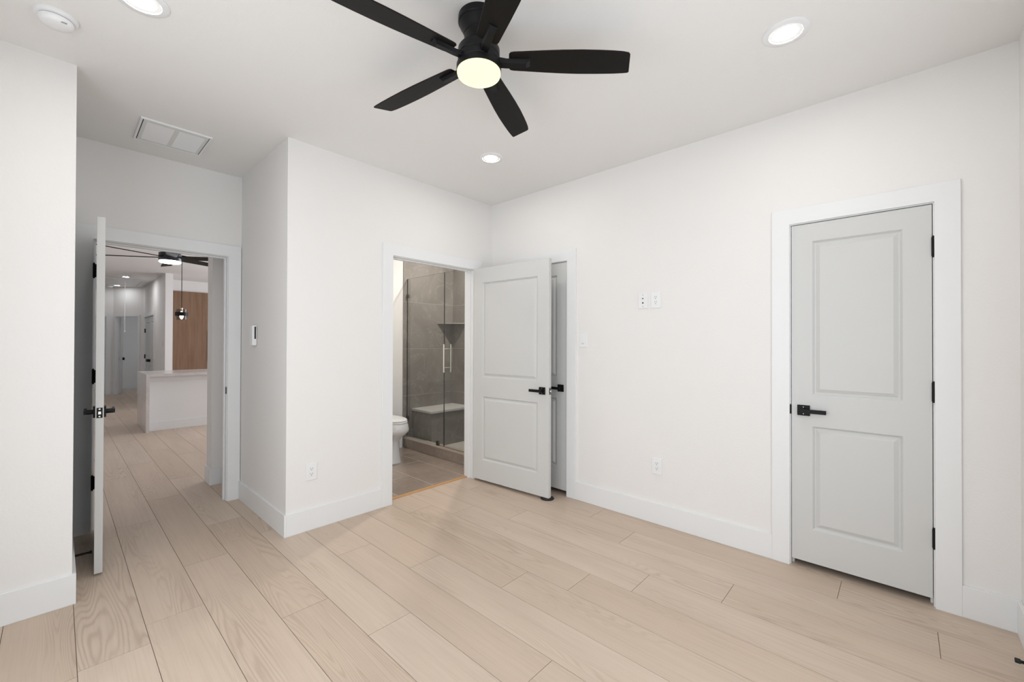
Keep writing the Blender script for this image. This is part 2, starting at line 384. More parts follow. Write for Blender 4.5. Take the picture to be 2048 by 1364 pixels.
def frame(name, P, u0, u1, zt, depth=T, both=True, label=None, stop=True, cw=CW, left=True):
    """casing (mesh of the object), jamb and stop as its parts; P maps (u, depth, z) to world"""
    rv = 0.005
    def U(b, iu0, iu1, izt, w, d0, d1):
        pts = [(iu0 - w, 0), (iu0, 0), (iu0, izt), (iu1, izt), (iu1, 0), (iu1 + w, 0), (iu1 + w, izt + w), (iu0 - w, izt + w)]
        b.prism(pts, lambda u, z: P(u, d0, z), lambda u, z: P(u, d1, z))
    b = MB(); U(b, u0 - rv, u1 + rv, zt + rv, cw, -CT, 0.0); o = b.build(name, TRIM, bevel=0.0009, segs=1); struct(o, label, 'door frame')
    b = MB(); U(b, u0, u1, zt, JT, 0.0, depth); b.build('jamb', TRIM, o, bevel=0.0015)
    if stop: b = MB(); U(b, u0 + .011, u1 - .011, zt - .011, .011, 0.040, 0.075); b.build('door_stop_moulding', TRIM, o, bevel=0.002)
    if both: b = MB(); U(b, u0 - rv, u1 + rv, zt + rv, cw, depth, depth + CT); b.build('far_casing', TRIM, o)
    return o
f_entry = frame('trim_2', lambda u, d, z: (u, Y0 + d, z), E0, E1, ZJ, label='white casing around the open entry doorway in the alcove')
f_bath = frame('trim_3', lambda u, d, z: (u, Y2 + d, z), B0, B1, ZJ, label='white casing around the bathroom doorway')
f_d3 = frame('trim_4', lambda u, d, z: (X3 + d, u, z), D0, D1, ZJ, both=False, label='white casing around the closed door at the right')
f_d4 = frame('trim_5', lambda u, d, z: (X3 + d, u, z), K0, K1, ZJ, both=False, label='white casing around the closet door hidden behind the open door')

# ------------------------------------------------------------------ doors
PROF = ((0, 0), (0.010, 0.013), (0.016, 0.013), (0.036, 0.0015))
def leaf_mesh(w, h, t, s, px, pz):
    """local x from hinge, room face at y=0 facing s*y, panels (px range) x (pz ranges), both faces moulded"""
    bm = bmesh.new(); xs = [0, px[0], px[1], w]; zs = [0, pz[0][0], pz[0][1], pz[1][0], pz[1][1], h]
    for y, n in ((0.0, s), (-s * t, -s)):
        for i in range(3):
            for j in range(5):
                x0, x1, z0, z1 = xs[i], xs[i + 1], zs[j], zs[j + 1]
                if i == 1 and j in (1, 3):
                    rings = []
                    for o, d in PROF:
                        yy = y - n * d
                        rings.append([bm.verts.new(p) for p in ((x0 + o, yy, z0 + o), (x1 - o, yy, z0 + o), (x1 - o, yy, z1 - o), (x0 + o, yy, z1 - o))])
                    for a, b in zip(rings, rings[1:]):
                        for k in range(4): bm.faces.new((a[k], a[(k + 1) % 4], b[(k + 1) % 4], b[k]))
                    bm.faces.new(rings[-1])
                else:
                    bm.faces.new([bm.verts.new(p) for p in ((x0, y, z0), (x1, y, z0), (x1, y, z1), (x0, y, z1))])
    y0, y1 = 0.0, -s * t
    for a in range(3):
        for z in (0, h): bm.faces.new([bm.verts.new(p) for p in ((xs[a], y0, z), (xs[a + 1], y0, z), (xs[a + 1], y1, z), (xs[a], y1, z))])
    for a in range(5):
        for x in (0, w): bm.faces.new([bm.verts.new(p) for p in ((x, y0, zs[a]), (x, y0, zs[a + 1]), (x, y1, zs[a + 1]), (x, y1, zs[a]))])
    bmesh.ops.remove_doubles(bm, verts=bm.verts, dist=1e-5)
    b = MB(); b.bm.free(); b.bm = bm; return b
def lever(parent, u, z, y, n, rose=0.062):
    """lever handle on a face at y with outward n, lever pointing to the hinge (-x)"""
    bx = lambda b, x0, x1, a, c, z0, z1: b.box(x0, x1, min(y + n * a, y + n * c), max(y + n * a, y + n * c), z0, z1)
    b = MB(); bx(b, u - rose / 2, u + rose / 2, 0, 0.010, z - rose / 2, z + rose / 2)
    o = b.build('door_handle', BLACK, parent, bevel=0.0015); o['label'] = 'matte black square rose and lever'
    b = MB(); b.tube((u, y + n * 0.009, z), (u, y + n * 0.040, z), 0.0135)
    bx(b, u - 0.112, u + 0.013, 0.036, 0.048, z - 0.0115, z + 0.0115); b.build('lever', BLACK, o, bevel=0.0012)
    b = MB()
    for dz in (-0.02, 0.02): b.tube((u, y + n * 0.0095, z + dz), (u, y + n * 0.0108, z + dz), 0.0022, seg=10)
    b.build('screw', STEEL, o)
def make_door(name, loc, ang, w, h, t, s, z0, px, pz, hz, label, hinges=(1.828, 1.088, 0.346), pin=0.0, both=True, latch=True, hu=0.063):
    root = empty(name, (loc[0], loc[1], 0), ang); struct(root, label, 'door')
    m = leaf_mesh(w, h, t, s, px, pz); o = m.build('door_leaf', DOORM, root, bevel=0.0012, segs=1, loc=(0.003, -s * pin, z0))
    yF, yB = -s * pin, -s * (pin + t)
    lever(root, w - hu, hz, yF, s)
    if both: lever(root, w - hu, hz, yB, -s)
    for z in hinges:
        b = MB(); b.tube((-0.001, s * 0.006, z - 0.047), (-0.001, s * 0.006, z + 0.047), 0.0068, seg=14)
        for zz in (z - 0.050, z + 0.050): b.tube((-0.001, s * 0.006, zz - 0.004), (-0.001, s * 0.006, zz + 0.004), 0.005, seg=12)
        hg = b.build('hinge', BLACK, root); hg['label'] = 'black butt hinge'
        ya, yb = sorted((s * 0.003, -s * (pin + 0.028)))
        MB().box(0.0012, 0.0030, ya, yb, z - 0.045, z + 0.045).build('hinge_leaf', BLACK, hg)
        if pin: MB().box(-0.010, 0.002, min(0, -s * pin), max(0, -s * pin), z - 0.045, z + 0.045).build('hinge_leaf', BLACK, hg)
    if latch:
        ya, yb = sorted((yF - s * (t / 2 - 0.0125), yF - s * (t / 2 + 0.0125))); xe = w + 0.003
        lp = MB().box(xe - 0.001, xe + 0.0012, ya, yb, hz - 0.029, hz + 0.029).build('latch_plate', BLACK, root)
        ym = (ya + yb) / 2
        MB().box(xe, xe + 0.010, ym - 0.0065, ym + 0.0065, hz - 0.009, hz + 0.009).build('latch_bolt', BRIGHT, lp, bevel=0.002)
        b = MB()
        b.tube((xe, ym, hz + 0.021), (xe + 0.0018, ym, hz + 0.021), 0.0042, seg=12)
        b.build('screw', STEEL, lp)
        b = MB(); b.tube((xe, ym, hz - 0.021), (xe + 0.0018, ym, hz - 0.021), 0.0042, seg=12); b.build('screw', STEEL, lp)
    return root
PZ = ((0.198, 0.803), (0.990, 1.896))     # panel heights above the leaf's foot
# right closet door, closed
make_door('door_1', (X3 - 0.0, -0.117), R(90), 0.604, 2.002, 0.035, 1, 0.041, (0.110, 0.500), ((0.198, 0.803), (0.988, 1.895)), 0.935,
          'closed pale grey two-panel door with black lever on the right wall', hinges=(1.826, 1.087, 0.347), both=False, latch=False, hu=0.058)
# corner closet door, closed, mostly hidden behind the bathroom door
make_door('door_2', (X3, 2.772), R(-90), 0.622, 2.002, 0.035, -1, 0.041, (0.110, 0.512), ((0.198, 0.803), (0.988, 1.895)), 0.935,
          'closed closet door in the corner, showing as a narrow strip behind the open bathroom door', both=False, latch=False, hu=0.058)
# bathroom door, open into the bedroom
BA = R(-86.2)
make_door('door_3', (2.788, 3.068), BA, 0.884, 2.027, 0.035, 1, 0.024, (0.118, 0.766), ((0.192, 0.797), (0.982, 1.885)), 0.925,
          'open pale grey two-panel bathroom door swung against the right wall')
# entry door, open, seen edge-on
make_door('door_4', (0.174, 4.137), R(-92.75), 0.786, 2.027, 0.035, -1, 0.015, (0.115, 0.671), ((0.198, 0.803), (0.990, 1.895)), 0.925,
          'open entry door seen edge-on beside the left wall, black latch plate on its edge', pin=0.010)
# strike plates on the jambs
sp = MB().box(X3 - 0.005, X3 + 0.02, D1 - 0.003, D1 + 0.007, 0.908, 0.964).build('strike_plate', BLACK, f_d3, bevel=0.002)
sp = MB().box(E1 - 0.0015, E1 + 0.001, Y0 - 0.002, Y0 + 0.028, 0.897, 0.955).build('strike_plate', BLACK, f_entry, bevel=0.0005)

# ------------------------------------------------------------------ ceiling fan
FX, FY = 1.234, 1.344
fan = empty('ceiling_fan', (FX, FY, H)); tag(fan, 'large matte black five-blade ceiling fan with glowing round lamp', 'ceiling fan')
def fl_(b, name, m, parent=fan, **k): return b.build(name, m, parent, **k)
fl_(MB().lathe([(0.089, 0), (0.090, -0.006), (0.090, -0.026), (0.086, -0.030)], 0, 0, 56), 'canopy', BLACK, smooth=True)
fl_(MB().lathe([(0.085, -0.030), (0.083, -0.040), (0.070, -0.062), (0.066, -0.075), (0.066, -0.077), (0.064, -0.079), (0.064, -0.112), (0.070, -0.122), (0.084, -0.134)], 0, 0, 56), 'neck', BLACK, smooth=True)
fl_(MB().lathe([(0.084, -0.134), (0.090, -0.142), (0.090, -0.172), (0.088, -0.174), (0.088, -0.177), (0.091, -0.180), (0.091, -0.203), (0.089, -0.206)], 0, 0, 56), 'motor_housing', BLACK, smooth=True)
lk = fl_(MB().lathe([(0.090, -0.208), (0.0965, -0.212), (0.0965, -0.236), (0.0955, -0.238), (0.080, -0.238)], 0, 0, 56), 'light_kit', BLACK, smooth=True)
fl_(MB().lathe([(0.0945, -0.2375), (0.0945, -0.243), (0.0925, -0.250), (0.084, -0.2555), (0.060, -0.259), (0.002, -0.260)], 0, 0, 56), 'lamp_lens', FANLENS, lk, smooth=True)
def blade_mesh():
    """blade along +x from the hub, tapering root, widest at two thirds, slanted rounded tip"""
    xs = [0.130, 0.137, 0.150, 0.20, 0.28, 0.36, 0.44, 0.52, 0.58, 0.625, 0.650, 0.656]
    wl = [0.036, 0.044, 0.047, 0.050, 0.055, 0.059, 0.061, 0.060, 0.058, 0.055, 0.052, 0.047]
    wr = [0.036, 0.044, 0.047, 0.050, 0.055, 0.059, 0.061, 0.060, 0.058, 0.055, 0.050, 0.042]
    pts = [(x, w) for x, w in zip(xs, wl)] + [(x + (-0.0), -w) for x, w in reversed(list(zip(xs, wr)))]
    sh = lambda x, y: x + (0.20 * y * min(1.0, (x - 0.5) / 0.12) if x > 0.5 else 0)
    tw = R(-11)
    def f(h): return lambda x, y: (sh(x, y), y * math.cos(tw), -0.187 + h + y * math.sin(tw))
    return MB().prism(pts, f(-0.003), f(0.003))
proto_b = proto_i = None
for k in range(5):
    a = R(-46.5 + 72 * k)
    if proto_b is None:
        bl = proto_b = blade_mesh().build('blade', BLADE, fan, bevel=0.002)
        b = MB(); tw = R(-11)
        rings = []
        for x, hw, z0, z1 in ((0.086, 0.020, -0.205, -0.186), (0.12, 0.020, -0.207, -0.192), (0.205, 0.017, -0.207, -0.1905), (0.222, 0.020, -0.1935, -0.190)):
            g = lambda y, z: (x, y * math.cos(tw) , z + y * math.sin(tw))
            rings.append([g(-hw, z1), g(-hw * .72, z0), g(hw * .72, z0), g(hw, z1)])
        b.loft(rings); ir = proto_i = b.build('blade_iron', BLACK, bl)
    else:
        bl = proto_b.copy(); COL.objects.link(bl); bl.parent = fan
        ir = proto_i.copy(); COL.objects.link(ir); ir.parent = bl
    bl.rotation_euler = (0, 0, a)

# ------------------------------------------------------------------ recessed lights
def downlight(x, y, label, lens=LENS, r=0.092, group='round recessed ceiling lights'):
    t = empty('recessed_light', (x, y, H)); tag(t, label, 'ceiling light', group)
    MB().lathe([(r, 0), (r, -0.003), (r * .96, -0.006), (r * .72, -0.007), (r * .68, -0.003), (r * .68, 0)], 0, 0, 48, cap=False).build('trim_ring', PLASTIC, t, smooth=True)
    MB().lathe([(r * .69, -0.0035), (r * .60, -0.0042), (r * .53, -0.0035)], 0, 0, 48, cap=False).build('baffle', LENSRING, t, smooth=True)
    MB().lathe([(r * .54, -0.0025), (r * .53, -0.0036), (0.002, -0.0036)], 0, 0, 48).build('lens', lens, t)
    return t
downlight(2.232, 0.383, 'recessed ceiling light at the upper right, right of the black fan')
downlight(2.232, 2.292, 'recessed ceiling light above the bathroom door corner, below the fan blades')
downlight(0.226, 2.303, 'recessed ceiling light cut by the top edge, beside the smoke detector')
downlight(0.235, 0.383, 'recessed ceiling light above the camera, out of view')
CORR = mat('corridor_lens', (.9, .9, .9), .4, emit=((0.97, 0.98, 1.0), 320))
CORR2 = mat('corridor_lens_dim', (.9, .9, .9), .4, emit=((0.97, 0.98, 1.0), 110))
downlight(0.985, 12.25, 'nearer recessed ceiling light in the far corridor', r=0.085, lens=CORR)
downlight(0.985, 14.25, 'farther recessed ceiling light in the far corridor', r=0.085, lens=CORR2)
downlight(3.4, 3.75, 'recessed ceiling light in the shower, out of view', r=0.085, lens=mat('bath_lens', (.9, .9, .9), .4, emit=((1, .94, .86), 1500)))
downlight(1.75, 4.15, 'recessed ceiling light over the bathroom, out of view', r=0.085, lens=mat('bath_lens_warm', (.9, .9, .9), .4, emit=((1, .94, .88), 420)))

# smoke detector
sd = empty('smoke_detector', (-0.014, 2.688, H)); tag(sd, 'round white smoke detector on the ceiling at the top left', 'smoke detector')
MB().lathe([(0.069, 0), (0.069, -0.008), (0.066, -0.014), (0.058, -0.016)], 0, 0, 48).build('base', PLASTIC, sd, smooth=True)
MB().lathe([(0.0545, -0.0155), (0.0545, -0.0185)], 0, 0, 48).build('sensor_slot', GREYSLOT, sd)
MB().lathe([(0.056, -0.0185), (0.056, -0.026), (0.050, -0.036), (0.042, -0.042), (0.010, -0.0435)], 0, 0, 48).build('cover', PLASTIC, sd, smooth=True)
MB().box(0.014, 0.032, -0.046, -0.043, -0.041, -0.0365).build('test_button', GREYSLOT, sd, bevel=0.0005)

# return air grille
GX0, GX1, GY0, GY1 = 0.342, 0.716, 3.478, 3.879
gr = empty('return_air_grille', ((GX0 + GX1) / 2, (GY0 + GY1) / 2, H)); tag(gr, 'white rectangular return air grille with two filter windows in the alcove ceiling', 'air vent')
hx, hy = (GX1 - GX0) / 2, (GY1 - GY0) / 2
def ring_pts(b, ax, ay, bx, by, z0, z1):
    o = [(-ax, -ay), (ax, -ay), (ax, ay), (-ax, ay)]; i = [(-bx, -by), (bx, -by), (bx, by), (-bx, by)]
    A = [[b.bm.verts.new((x, y, z)) for x, y in q] for z in (z0, z1) for q in (o, i)]
    for k in range(4):
        n = (k + 1) % 4
        b.bm.faces.new((A[0][k], A[0][n], A[1][n], A[1][k])); b.bm.faces.new((A[2][k], A[2][n], A[3][n], A[3][k]))
        b.bm.faces.new((A[0][k], A[0][n], A[2][n], A[2][k])); b.bm.faces.new((A[1][k], A[1][n], A[3][n], A[3][k]))
b = MB(); ring_pts(b, hx, hy, hx - 0.012, hy - 0.014, 0, -0.011); b.build('frame', PLASTIC, gr, bevel=0.002)
b = MB()
for u0, u1 in ((-hx + 0.0165, -0.018), (-0.018, 0.018), (0.018, hx - 0.0165)): pass
fx, fy = 0.152, hy - 0.045
for bx in ((-hx + .017, -fx, -hy + .014, hy - .014), (fx, hx - .017, -hy + .014, hy - .014), (-fx, fx, -hy + .014, -fy), (-fx, fx, fy, hy - .014), (-0.013, 0.013, -fy, fy)): b.box(bx[0], bx[1], bx[2], bx[3], -0.0098, 0)
b.build('door_panel', mat('grille_paint', (.76, .77, .75), .5), gr)
for x0, x1 in ((-fx, -0.013), (0.013, fx)): MB().box(x0, x1, -fy, fy, -0.0102, -0.002).build('filter', FILTER, gr)
for x in (-hx + 0.0145, hx - 0.0145): MB().box(x - 0.0025, x + 0.0025, -hy + .014, hy - .014, -0.004, -0.001).build('hinge_gap', DARKHOLE, gr)

# ------------------------------------------------------------------ wall plates
def plate_root(name, loc, facing, label, cat, group=None):
    """local: x across the plate, y out of the wall, z up"""
    rz = {'-X': R(90), '-Y': R(180)}[facing]
    t = empty(name, loc, rz); return tag(t, label, cat, group)
def plate(t, w=0.076, h=0.119): MB().box(-w / 2, w / 2, 0, 0.006, -h / 2, h / 2).build('cover_plate', PLASTIC, t, bevel=0.0025)
def receptacle(t):
    MB().box(-0.0165, 0.0165, 0.006, 0.0078, -0.034, 0.034).build('receptacle', PLASTIC, t, bevel=0.001)
    for c in (-0.0185, 0.0185):
        for dx, dz, w, h in ((-0.0065, 0.006, 0.0011, 0.0045), (0.0065, 0.006, 0.0011, 0.0036)):
            MB().box(dx - w, dx + w, 0.0077, 0.0082, c + dz - h, c + dz + h).build('slot', DARKHOLE, t)
        MB().tube((0, 0.0077, c - 0.006), (0, 0.0082, c - 0.006), 0.0026, seg=12).build('slot', DARKHOLE, t)
t = plate_root('power_outlet', (1.233, Y2, 0.410), '-Y', 'white power outlet low on the wall left of the bathroom doorway', 'power outlet'); plate(t); receptacle(t)
t = plate_root('power_outlet', (X3, 1.331, 0.422), '-X', 'white power outlet low on the right wall, near the baseboard', 'power outlet'); plate(t); receptacle(t)
t = plate_root('power_outlet', (X3, 1.3405, 1.6525), '-X', 'white power outlet high on the right wall, right of the cable plate', 'power outlet'); plate(t); receptacle(t)
t = plate_root('cable_plate', (X3, 1.441, 1.6545), '-X', 'white wall plate with two round cable ports, left of the high outlet', 'cable plate'); plate(t)
MB().tube((0, 0.006, 0.0165), (0, 0.013, 0.0165), 0.0055, 0.0048, 14).build('coax_port', mat('coax_metal', (.32, .30, .27), .4, metal=.8), t)
MB().tube((0, 0.006, -0.0165), (0, 0.0068, -0.0165), 0.0062, seg=16).build('cable_hole', DARKHOLE, t)
for z in (0.044, -0.044): MB().tube((0, 0.006, z), (0, 0.0068, z), 0.0033, seg=12).build('screw', GREYSLOT, t)
t = plate_root('light_switch', (X3, 1.9765, 1.357), '-X', 'white dimmer light switch right of the corner closet casing', 'light switch'); plate(t)
MB().box(-0.0165, 0.0165, 0.006, 0.0085, -0.018, 0.034).build('rocker', PLASTIC, t, bevel=0.0012)
MB().box(-0.0165, 0.0165, 0.006, 0.008, -0.034, -0.0205).build('dimmer_slider', PLASTIC, t, bevel=0.0008)
MB().box(-0.012, 0.012, 0.0078, 0.0084, -0.030, -0.027).build('slider_slot', GREYSLOT, t)
# fan control / thermostat on the alcove's side wall
t = empty('thermostat', (XR, 3.775, 1.385), R(90)); tag(t, 'small white thermostat on the shaded side wall of the alcove', 'thermostat')
MB().box(-0.050, 0.062, 0, 0.005, -0.070, 0.060).build('base_plate', mat('clear_plastic', (.62, .62, .61), .25), t, bevel=0.002)
MB().box(-0.060, 0.006, 0.004, 0.036, -0.078, 0.078).build('body', PLASTIC, t, bevel=0.004)
MB().box(-0.0612, -0.0596, 0.010, 0.021, -0.028, 0.068).build('side_slot', DARKHOLE, t)
MB().box(0.012, 0.050, 0.005, 0.012, -0.066, -0.058).build('shelf_lip', GREYSLOT, t)

# ------------------------------------------------------------------ door stops
b = MB(); pts = [(-0.052, -0.035), (0.052, -0.035)] + [(0.052 * math.cos(a), -0.012 + 0.047 * math.sin(a)) for a in [math.pi * k / 14 for k in range(15)]]
b.prism(pts, lambda x, y: (x, y, 0), lambda x, y: (x * .82, y * .82, 0.022))
dw = b.build('door_wedge', RUBBER, bevel=0.003, loc=(2.838, 2.222, 0.0)); dw.rotation_euler = (0, 0, R(110)); dw.scale = (1.12, 1.12, 1.0)
tag(dw, 'black rubber doorstop on the floor under the open bathroom door', 'doorstop')
ds = empty('door_stop', (XL + BBT, 3.60, 0.058)); tag(ds, 'slim black rod doorstop on the baseboard behind the open entry door', 'doorstop')
MB().tube((0, 0, 0), (0.006, 0, 0), 0.013).build('base', BLACK, ds)
MB().tube((0.006, 0, 0), (0.066, -0.002, 0.001), 0.0065, 0.0055).build('rod', BLACK, ds)
MB().tube((0.066, -0.002, 0.001), (0.078, -0.002, 0.001), 0.009).build('tip', RUBBER, ds)
ds = empty('door_stop', (2.63, YS + BBT, 0.058)); tag(ds, 'black doorstop tip poking in at the lower right corner', 'doorstop')
MB().tube((0, 0, 0), (0, 0.006, 0), 0.013).build('base', BLACK, ds)
MB().tube((0, 0.006, 0), (0, 0.040, 0), 0.006).build('rod', BLACK, ds)
MB().tube((0, 0.040, 0), (0, 0.056, 0), 0.0095).build('tip', RUBBER, ds, bevel=0.002)

# ------------------------------------------------------------------ bathroom: shower
def tiles(name, run, t_face, d, us, zs, label):
    """tile slabs over a grout bed; run 'X' faces -Y at y=t_face, run 'Y' faces -X"""
    bm = bmesh.new(); lay = bm.loops.layers.float_color.new('plank'); P = (lambda u, t, z: (u, t_face + t, z)) if run == 'X' else (lambda u, t, z: (t_face + t, u, z))
    def quad(p, mi, c):
        f = bm.faces.new([bm.verts.new(q) for q in p]); f.material_index = mi
        for l in f.loops: l[lay] = c
    for i in range(len(us) - 1):
        for j in range(len(zs) - 1):
            c = (random.random(), random.random(), random.random(), 1); g = 0.0018
            a0, a1, c0, c1 = us[i] + g, us[i + 1] - g, zs[j] + g, zs[j + 1] - g
            quad([P(a0, 0, c0), P(a1, 0, c0), P(a1, 0, c1), P(a0, 0, c1)], 0, c)
    u0, u1, z0, z1 = us[0], us[-1], zs[0], zs[-1]; c = (0, 0, 0, 1); e = 0.0008
    quad([P(u0, e, z0), P(u1, e, z0), P(u1, e, z1), P(u0, e, z1)], 1, c)
    for u in (u0, u1): quad([P(u, e, z0), P(u, d, z0), P(u, d, z1), P(u, e, z1)], 0, c)
    me = bpy.data.meshes.new(name); me.materials.append(WTILE); me.materials.append(WGROUT); bm.to_mesh(me); bm.free()
    o = bpy.data.objects.new(name, me); COL.objects.link(o); return struct(o, label, 'wall')
tz = [0.0, 0.05, 0.652, 1.257, 1.860, 2.465, H]
tiles('wall_shower_far', 'X', 4.672, 0.010, [2.998, 3.81], tz, 'grey marbled tile wall at the back of the shower')
tiles('wall_shower_right', 'Y', 3.81, 0.010, [3.21, 3.47, 4.672], tz, 'grey marbled tile wall at the right of the shower')
XC = 3.012   # curb face
cb = empty('shower_curb', (XC, 3.21, 0)); tag(cb, 'low taupe tiled shower curb on the bathroom floor', 'shower curb')
for y0, y1 in ((0.0, 0.806), (0.8085, 1.462)): MB().box(0, 0.11, y0, y1, 0, 0.110).build('tile', FTILE, cb)
MB().box(-0.004, 0.114, 0, 1.462, 0.110, 0.122).build('cap', mat('curb_cap', (.44, .37, .31), .3), cb, bevel=0.002)
sf = MB().box(XC + 0.11, 3.81, 3.21, 4.67, 0.0, 0.03).build('floor_shower', MOSAIC); struct(sf, 'pale mosaic shower floor behind the glass', 'floor')
bn = empty('shower_bench', (3.15, 4.255, 0)); tag(bn, 'shower bench with white stone seat behind the glass', 'bench')
MB().box(0.0, 0.66, 0.016, 0.417, 0.03, 0.455).build('tiled_base', WTILE, bn)
MB().box(-0.02, 0.66, 0.0, 0.417, 0.455, 0.483).build('stone_seat', mat('bench_stone', (.62, .61, .59), .3), bn, bevel=0.002)
XG = 3.052
sg = empty('shower_screen', (XG, 3.905, 0.122)); tag(sg, 'clear frameless glass shower screen with steel clips', 'shower screen')
def pane(name, y0, y1, z1, parent):
    o = MB().box(0, 0.010, y0, y1, 0.006, z1).build(name, [GLASS, GLASSEDGE], parent)
    for p in o.data.polygons:
        if abs(p.normal.x) < 0.5: p.material_index = 1
    return o
pane('fixed_pane', 0.003, 0.760, 2.03, sg)
for z in (1.81, 0.245): MB().box(-0.007, 0.017, 0.722, 0.767, z - 0.022, z + 0.022).build('wall_clip', mat('clip_steel', (.25, .23, .21), .3, metal=1), sg, bevel=0.001)
MB().box(-0.006, 0.016, 0.095, 0.14, -0.001, 0.05).build('floor_clip', mat('clip_dark', (.16, .14, .12), .3, metal=1), sg, bevel=0.001)
MB().box(-0.004, 0.014, 0.14, 0.765, -0.0005, 0.008).build('bottom_seal', mat('seal', (.42, .45, .43), .3), sg)
gd = empty('shower_door', (XG, 3.905, 0.122)); tag(gd, 'clear glass shower door with a long steel pull handle', 'shower door')
pane('door_pane', -0.69, -0.003, 2.03, gd)
hd = None
for sx in (-0.045, 0.055):
    o = MB().tube((sx, -0.055, 0.870), (sx, -0.055, 1.195), 0.0095).build('pull_bar', STEEL, gd, smooth=True)
for z in (0.925, 1.14): MB().tube((-0.045, -0.055, z), (0.055, -0.055, z), 0.0065).build('bar_post', STEEL, gd, smooth=True)
sh = MB(); sh.prism([(3.53, 4.672), (3.81, 4.672), (3.81, 4.40), (3.78, 4.40)], lambda x, y: (x, y, 1.592), lambda x, y: (x, y, 1.612))
tag(sh.build('corner_shelf', WTILE, bevel=0.002), 'small grey corner shelf on the shower wall', 'shelf')

# toilet, back to the far wall
TX = 2.55
to = empty('toilet', (TX, 4.0, 0)); tag(to, 'white toilet partly hidden by the left side of the bathroom doorway', 'toilet')
def oval(cy, hw, hf, hb, z, n=40, sq=2.3):
    out = []
    for k in range(n):
        a = 2 * math.pi * k / n; c, s = math.cos(a), math.sin(a)
        x = hw * math.copysign(abs(c) ** (2 / sq), c); y = (hb if s > 0 else hf) * math.copysign(abs(s) ** (2 / sq), s)
        out.append((x, cy + y, z))
    return out
rings = [oval(0.34, 0.122, 0.255, 0.30, 0.0), oval(0.34, 0.120, 0.25, 0.30, 0.02), oval(0.34, 0.108, 0.235, 0.30, 0.13), oval(0.33, 0.100, 0.225, 0.30, 0.235), oval(0.31, 0.108, 0.24, 0.30, 0.275),
         oval(0.28, 0.148, 0.270, 0.28, 0.318), oval(0.26, 0.170, 0.285, 0.26, 0.352), oval(0.26, 0.172, 0.288, 0.26, 0.375), oval(0.26, 0.160, 0.278, 0.26, 0.430), oval(0.26, 0.152, 0.272, 0.26, 0.445)]
MB().loft(rings).build('bowl', CERAMIC, to, smooth=True)
MB().loft([oval(0.25, 0.146, 0.264, 0.22, 0.447), oval(0.25, 0.150, 0.268, 0.22, 0.455), oval(0.25, 0.146, 0.264, 0.22, 0.463)]).build('seat', PLASTIC, to, smooth=True)
MB().loft([oval(0.25, 0.142, 0.260, 0.22, 0.466), oval(0.25, 0.148, 0.264, 0.22, 0.473), oval(0.25, 0.142, 0.260, 0.22, 0.483), oval(0.25, 0.10, 0.19, 0.16, 0.491)]).build('lid', PLASTIC, to, smooth=True)
MB().box(-0.17, 0.17, 0.475, 0.668, 0.43, 0.765).build('tank', CERAMIC, to, bevel=0.02, segs=3)
MB().box(-0.177, 0.177, 0.468, 0.668, 0.767, 0.805).build('tank_lid', CERAMIC, to, bevel=0.008)

# ------------------------------------------------------------------ living room and kitchen beyond the entry doorway
isl = empty('kitchen_island', (0.882, 8.127, 0)); tag(isl, 'white kitchen island with pale stone top and waterfall end', 'kitchen island')
MB().box(0, 0.042, 0, 0.98, 0, 0.858).build('waterfall_end', QUARTZ, isl, bevel=0.002)
MB().box(0.042, 2.2, 0, 0.98, 0.818, 0.858).build('countertop', QUARTZ, isl, bevel=0.002)
MB().box(0.042, 2.2, 0.12, 0.94, 0, 0.818).build('body', TRIM, isl)
MB().box(0.042, 2.2, 0.106, 0.12, 0, 0.135).build('baseboard', TRIM, isl, bevel=0.002)
MB().box(0.042, 2.2, 0.10, 0.12, 0.745, 0.818).build('apron_rail', TRIM, isl, bevel=0.002)
cab = empty('tall_cabinet', (1.735, 11.95, 0)); tag(cab, 'tall brown wood cabinet front behind the island', 'cabinet')
MB().box(0, 0.69, 0, 0.04, 0.0, 2.488).build('door', CABWOOD, cab, bevel=0.002)
MB().box(0.66, 0.685, -0.035, -0.015, 0.9, 1.62).build('handle', BLACK, cab)
pe = empty('pendant_light', (1.368, 8.62, H)); tag(pe, 'small pendant lamp with black ring hanging over the island', 'pendant light')
MB().lathe([(0.06, 0), (0.06, -0.02), (0.055, -0.025)], 0, 0, 32).build('ceiling_rose', BLACK, pe)
MB().tube((0, 0, -0.02), (0, 0, -0.865), 0.0045).build('cord', BLACK, pe)
MB().lathe([(0.016, -0.85), (0.016, -0.90)], 0, 0, 20).build('socket', STEEL, pe)
MB().lathe([(0.074, -0.868), (0.074, -1.04)], 0, 0, 36, cap=False).build('glass_shade', SMOKEGLASS, pe, smooth=True)
MB().lathe([(0.076, -0.918), (0.086, -0.918), (0.086, -0.978), (0.076, -0.978), (0.076, -0.918)], 0, 0, 36, cap=False).build('black_ring', BLACK, pe)
MB().lathe([(0.012, -0.90), (0.026, -0.965), (0.028, -0.99), (0.018, -1.02), (0.003, -1.035)], 0, 0, 24).build('bulb', BULB, pe, smooth=True)
lf = empty('ceiling_fan', (0.938, 6.65, H)); tag(lf, 'black six-blade ceiling fan with white lamp seen through the entry doorway', 'ceiling fan')
MB().lathe([(0.06, 0), (0.06, -0.04), (0.02, -0.05)], 0, 0, 32).build('canopy', BLACK, lf)
MB().tube((0, 0, -0.04), (0, 0, -0.30), 0.012).build('downrod', BLACK, lf)
MB().lathe([(0.03, -0.29), (0.112, -0.31), (0.114, -0.40), (0.110, -0.405)], 0, 0, 40).build('motor_housing', mat('navy_black', (.02, .022, .035), .3), lf, smooth=True)
MB().lathe([(0.109, -0.404), (0.109, -0.420), (0.100, -0.428), (0.003, -0.430)], 0, 0, 40).build('lamp_lens', COOLLENS, lf, smooth=True)
b0 = None
